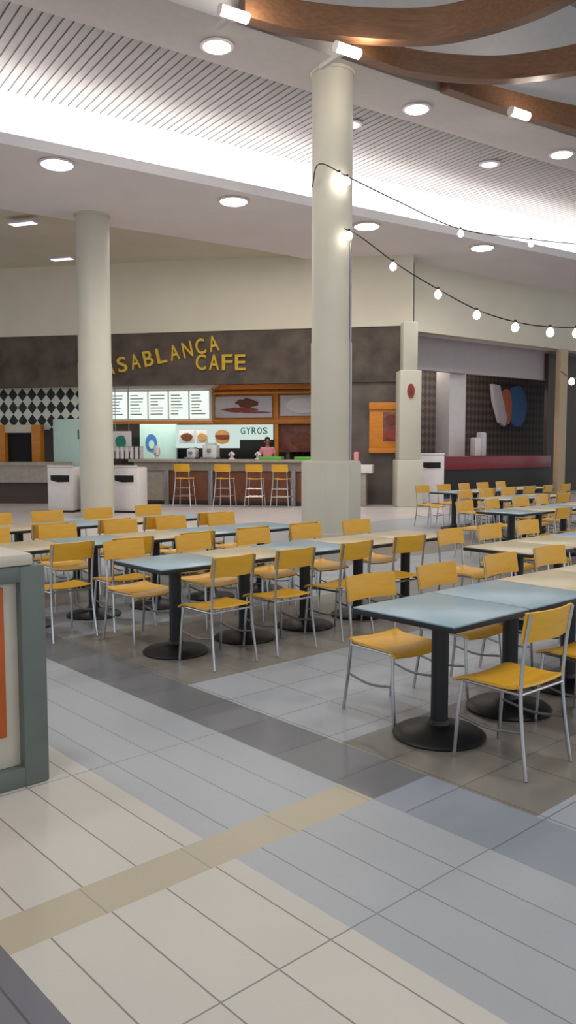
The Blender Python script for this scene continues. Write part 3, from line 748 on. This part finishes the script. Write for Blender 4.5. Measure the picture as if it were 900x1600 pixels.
obj('shaft', bx(-.22, .22, -.22, -.01, .1, ZF, .02), M['beige'], t); obj('base', bx(-.27, .27, -.27, -.005, 0, .1, .01), M['beige'], t)
struct('wall_side', bx(-.0, 8, .0, .15, 0, ZF), M['darkbrown'], SIDE, (x0+.7, 1.0, 0))

# ------------------------------------------------------------------ furniture: prototypes
def make_table():
    t = thing('pedestal_table', '', 'table')
    obj('tabletop', bx(-.356, .356, -.356, .356, .742, .752, .003), M['blue'], t)
    obj('edge_band', bx(-.358, .358, -.358, .358, .714, .742, .004), M['edge'], t)
    obj('spider', bx(-.2, .2, -.03, .03, .696, .714, .004), M['black'], t)
    bm = bmesh.new(); tube(bm, [(0, 0, .05), (0, 0, .70)], .05, 16); obj('pole', bm, M['black'], t)
    bm = bmesh.new(); lathe(bm, [(.265, 0), (.27, .012), (.25, .028), (.12, .05), (.065, .075), (.055, .1)], 32); obj('base', bm, M['black'], t)
    return t
def make_chair():
    t = thing('cafe_chair', '', 'chair')
    def seat(u, v):
        x = (u-.5)*.42; y = -.2+v*.41
        return x, y, .455-.012*math.cos((u-.5)*PI)-(.03*max(0, (v-.78)/.22)**2)+(.018*max(0, (.2-v)/.2)**2)
    bm = bmesh.new(); sheet(bm, seat, 8, 12, .013); obj('seat', bm, M['seat'], t)
    def back(u, v):
        x = (u-.5)*.42
        return x, -.225-.025*v-.035*math.cos((u-.5)*PI)+.02, .70+v*.155
    bm = bmesh.new(); sheet(bm, back, 10, 5, .013); obj('backrest', bm, M['seat'], t)
    for s in (-1, 1):
        bm = bmesh.new(); tube(bm, smooth_pts([(s*.205, .2, .004), (s*.2, .18, .25), (s*.19, .165, .43)], 4), .0105, 8); obj('leg', bm, M['chrome'], t)
        bm = bmesh.new(); tube(bm, smooth_pts([(s*.21, -.25, .004), (s*.2, -.215, .25), (s*.195, -.2, .45), (s*.195, -.215, .66), (s*.195, -.245, .85)], 4), .0105, 8); obj('leg', bm, M['chrome'], t)
    bm = bmesh.new()
    for s in (-1, 1): tube(bm, [(s*.19, .165, .43), (s*.195, -.2, .43)], .009, 8)
    tube(bm, [(-.19, .165, .43), (.19, .165, .43)], .009, 8); tube(bm, [(-.195, -.2, .43), (.195, -.2, .43)], .009, 8)
    obj('seat_frame', bm, M['chrome'], t)
    for s in (-1, 1):
        bm = bmesh.new(); tube(bm, smooth_pts([(s*.2, .182, .24), (s*.2, -.02, .215), (s*.2, -.214, .24)], 4), .008, 6); obj('stretcher', bm, M['steel'], t)
    return t
def make_stool():
    t = thing('bar_stool', '', 'stool')
    bm = bmesh.new(); sheet(bm, lambda u, v: ((u-.5)*.42, -.19+v*.38, .79-.012*math.cos((u-.5)*PI)), 8, 8, .02); obj('seat', bm, M['seat'], t)
    bm = bmesh.new(); sheet(bm, lambda u, v: ((u-.5)*.46, -.2-.03*v-.03*math.cos((u-.5)*PI), .98+v*.2), 8, 4, .016); obj('backrest', bm, M['seat'], t)
    for s in (-1, 1):
        bm = bmesh.new(); tube(bm, [(s*.24, .22, .0), (s*.19, .15, .78)], .014, 8); obj('leg', bm, M['chrome'], t)
        bm = bmesh.new(); tube(bm, smooth_pts([(s*.26, -.26, .0), (s*.2, -.19, .78), (s*.2, -.225, 1.17)], 4), .014, 8); obj('leg', bm, M['chrome'], t)
    for z, k in ((.3, .235), (.52, .215)):
        bm = bmesh.new(); q = .19 if z > .4 else .2
        tube(bm, [(-k, q, z), (k, q, z), (k, -q-.03, z), (-k, -q-.03, z)], .011, 6, close=True); obj('footrest', bm, M['chrome'], t)
    return t
# stools in front of the bar counter
proto = make_stool(); first = True
for k, px in enumerate((289, 352, 399, 441)):
    x, z = CAFE.hit(px, 760, -1.62)
    o = proto if first else copy_tree(proto); first = False
    o.location = CAFE.w(x, -1.62, 0); o.rotation_euler.z = CAFE.a+math.radians(random.uniform(-8, 8))
    tag(o, 'yellow-backed chrome bar stool at the brown counter, %s from the left' % words[k], 'stool', 'bar stools at the brown counter')

# ------------------------------------------------------------------ rows of tables and chairs
tproto, cproto = make_table(), make_chair()
blue_top = [c for c in tproto.children if c.name.startswith('tabletop')][0]
tan_mesh = blue_top.data.copy(); tan_mesh.materials[0] = M['tan']
used = {'t': False, 'c': False}
ORD = ['first', 'second', 'third', 'fourth', 'fifth', 'sixth']
FA = FL.a
ROWS = [  # name, start, colours, near-side chairs {table: shift along row}, far-side chairs
 ('front right row', (.88, 4.62), 'bbtt', {0: 0, 1: .1, 2: .1}, {0: .12, 1: .1, 2: .16, 3: .14}, .46, .44),
 ('middle row', (-.92, 6.55), 'btbtt', {0: .08, 1: .0, 2: -.02, 3: 0}, {0: .0, 1: .02, 2: .0, 3: .0, 4: .05}, .44, .54),
 ('row behind the middle row', (-2.475, 7.52), 'tbtbb', {0: .08, 1: -.02, 2: -.05, 3: -.08, 4: -.1}, {0: 0, 1: 0, 2: .05, 3: 0, 4: .03}, .60, .56),
 ('row nearest the white bins', (-3.1, 9.3), 'tbtb', {0: 0, 1: .05, 2: -.05, 3: 0}, {0: .05, 1: 0, 2: 0, 3: .06}, .58, .56),
 ('short row behind the front right', (2.13, 7.46), 'ttb', {}, {0: .05, 1: 0, 2: 0}, .58, .58),
 ('closest far right row', (3.2, 11.6), 'btbt', {0: 0, 1: .05, 2: 0, 3: 0}, {0: 0, 1: 0, 2: .05, 3: 0}, .58, .58),
 ('second far right row', (3.8, 14.5), 'tbt', {0: 0, 1: 0, 2: .05}, {0: .05, 1: 0, 2: 0}, .6, .58),
 ('row along the red counter', (3.38, 16.5), 'btbtt', {0: 0, 1: .03, 2: 0, 3: 0, 4: 0}, {0: 0, 1: 0, 2: .04, 3: 0, 4: .03}, .6, .6),
]
CN = {'b': 'blue', 't': 'tan'}
for name, st_, cols, near, far, dn, df in ROWS:
    o0 = Vector((st_[0], st_[1], 0))
    for k, c in enumerate(cols):
        t = tproto if not used['t'] else copy_tree(tproto); used['t'] = True
        p = o0+B*(.725*k); t.location = p; t.rotation_euler.z = FA+math.radians(random.uniform(-1.2, 1.2))
        for ch in t.children:
            if ch.name.startswith('tabletop'): ch.data = tan_mesh if c == 't' else blue_top.data
        tag(t, '%s square pedestal table, %s from left in the %s' % (CN[c], ORD[k], name), 'table', 'pedestal tables in the food court')
        for side, lst, d in (('near', near, dn), ('far', far, df)):
            if k not in lst: continue
            q = cproto if not used['c'] else copy_tree(cproto); used['c'] = True
            sgn = -1 if side == 'near' else 1
            q.location = p+A*(sgn*d)+B*lst[k]
            q.rotation_euler.z = FA+(0 if side == 'near' else PI)+math.radians(random.uniform(-5, 5))
            tag(q, 'yellow chair, %s side of %s table in the %s' % (side, ORD[k], name), 'chair', 'yellow cafe chairs')
# ------------------------------------------------------------------ display kiosk at the left edge
K = Frame(-1.2, 3.98, 42)
t = thing('display_kiosk', 'grey framed display kiosk with orange panel and beige top at the left edge', 'kiosk', K.w(0, 0), K.a)
for (x, y) in ((-.13, 0), (-1.5, 0), (-.13, .6), (-1.5, .6)): obj('post', bx(x, x+.13, y, y+.1, 0, 1.1, .012), M['grey'], t)
obj('bottom_rail', bx(-1.4, -.12, .005, .09, 0, .1, .01), M['grey'], t)
obj('side_rail', bx(-.11, -.02, .1, .6, 0, .1, .01), M['grey'], t)
obj('top_rail', bx(-1.4, -.12, .005, .09, 1.02, 1.1, .01), M['grey'], t)
obj('white_panel', bx(-1.4, -.12, .05, .08, .1, 1.02, .004), M['cream'], t)
obj('orange_panel', bx(-1.25, -.2, .03, .055, .26, 1.0, .008), M['orangepanel'], t)
obj('side_panel', bx(-.09, -.05, .1, .6, .1, 1.1, .004), M['grey'], t)
obj('back_panel', bx(-1.4, -.12, .64, .68, .1, 1.1, .004), M['grey'], t)
obj('countertop', bx(-1.56, -.06, -.0, .72, 1.1, 1.16, .015), M['cream'], t)
bpy.context.view_layer.update()
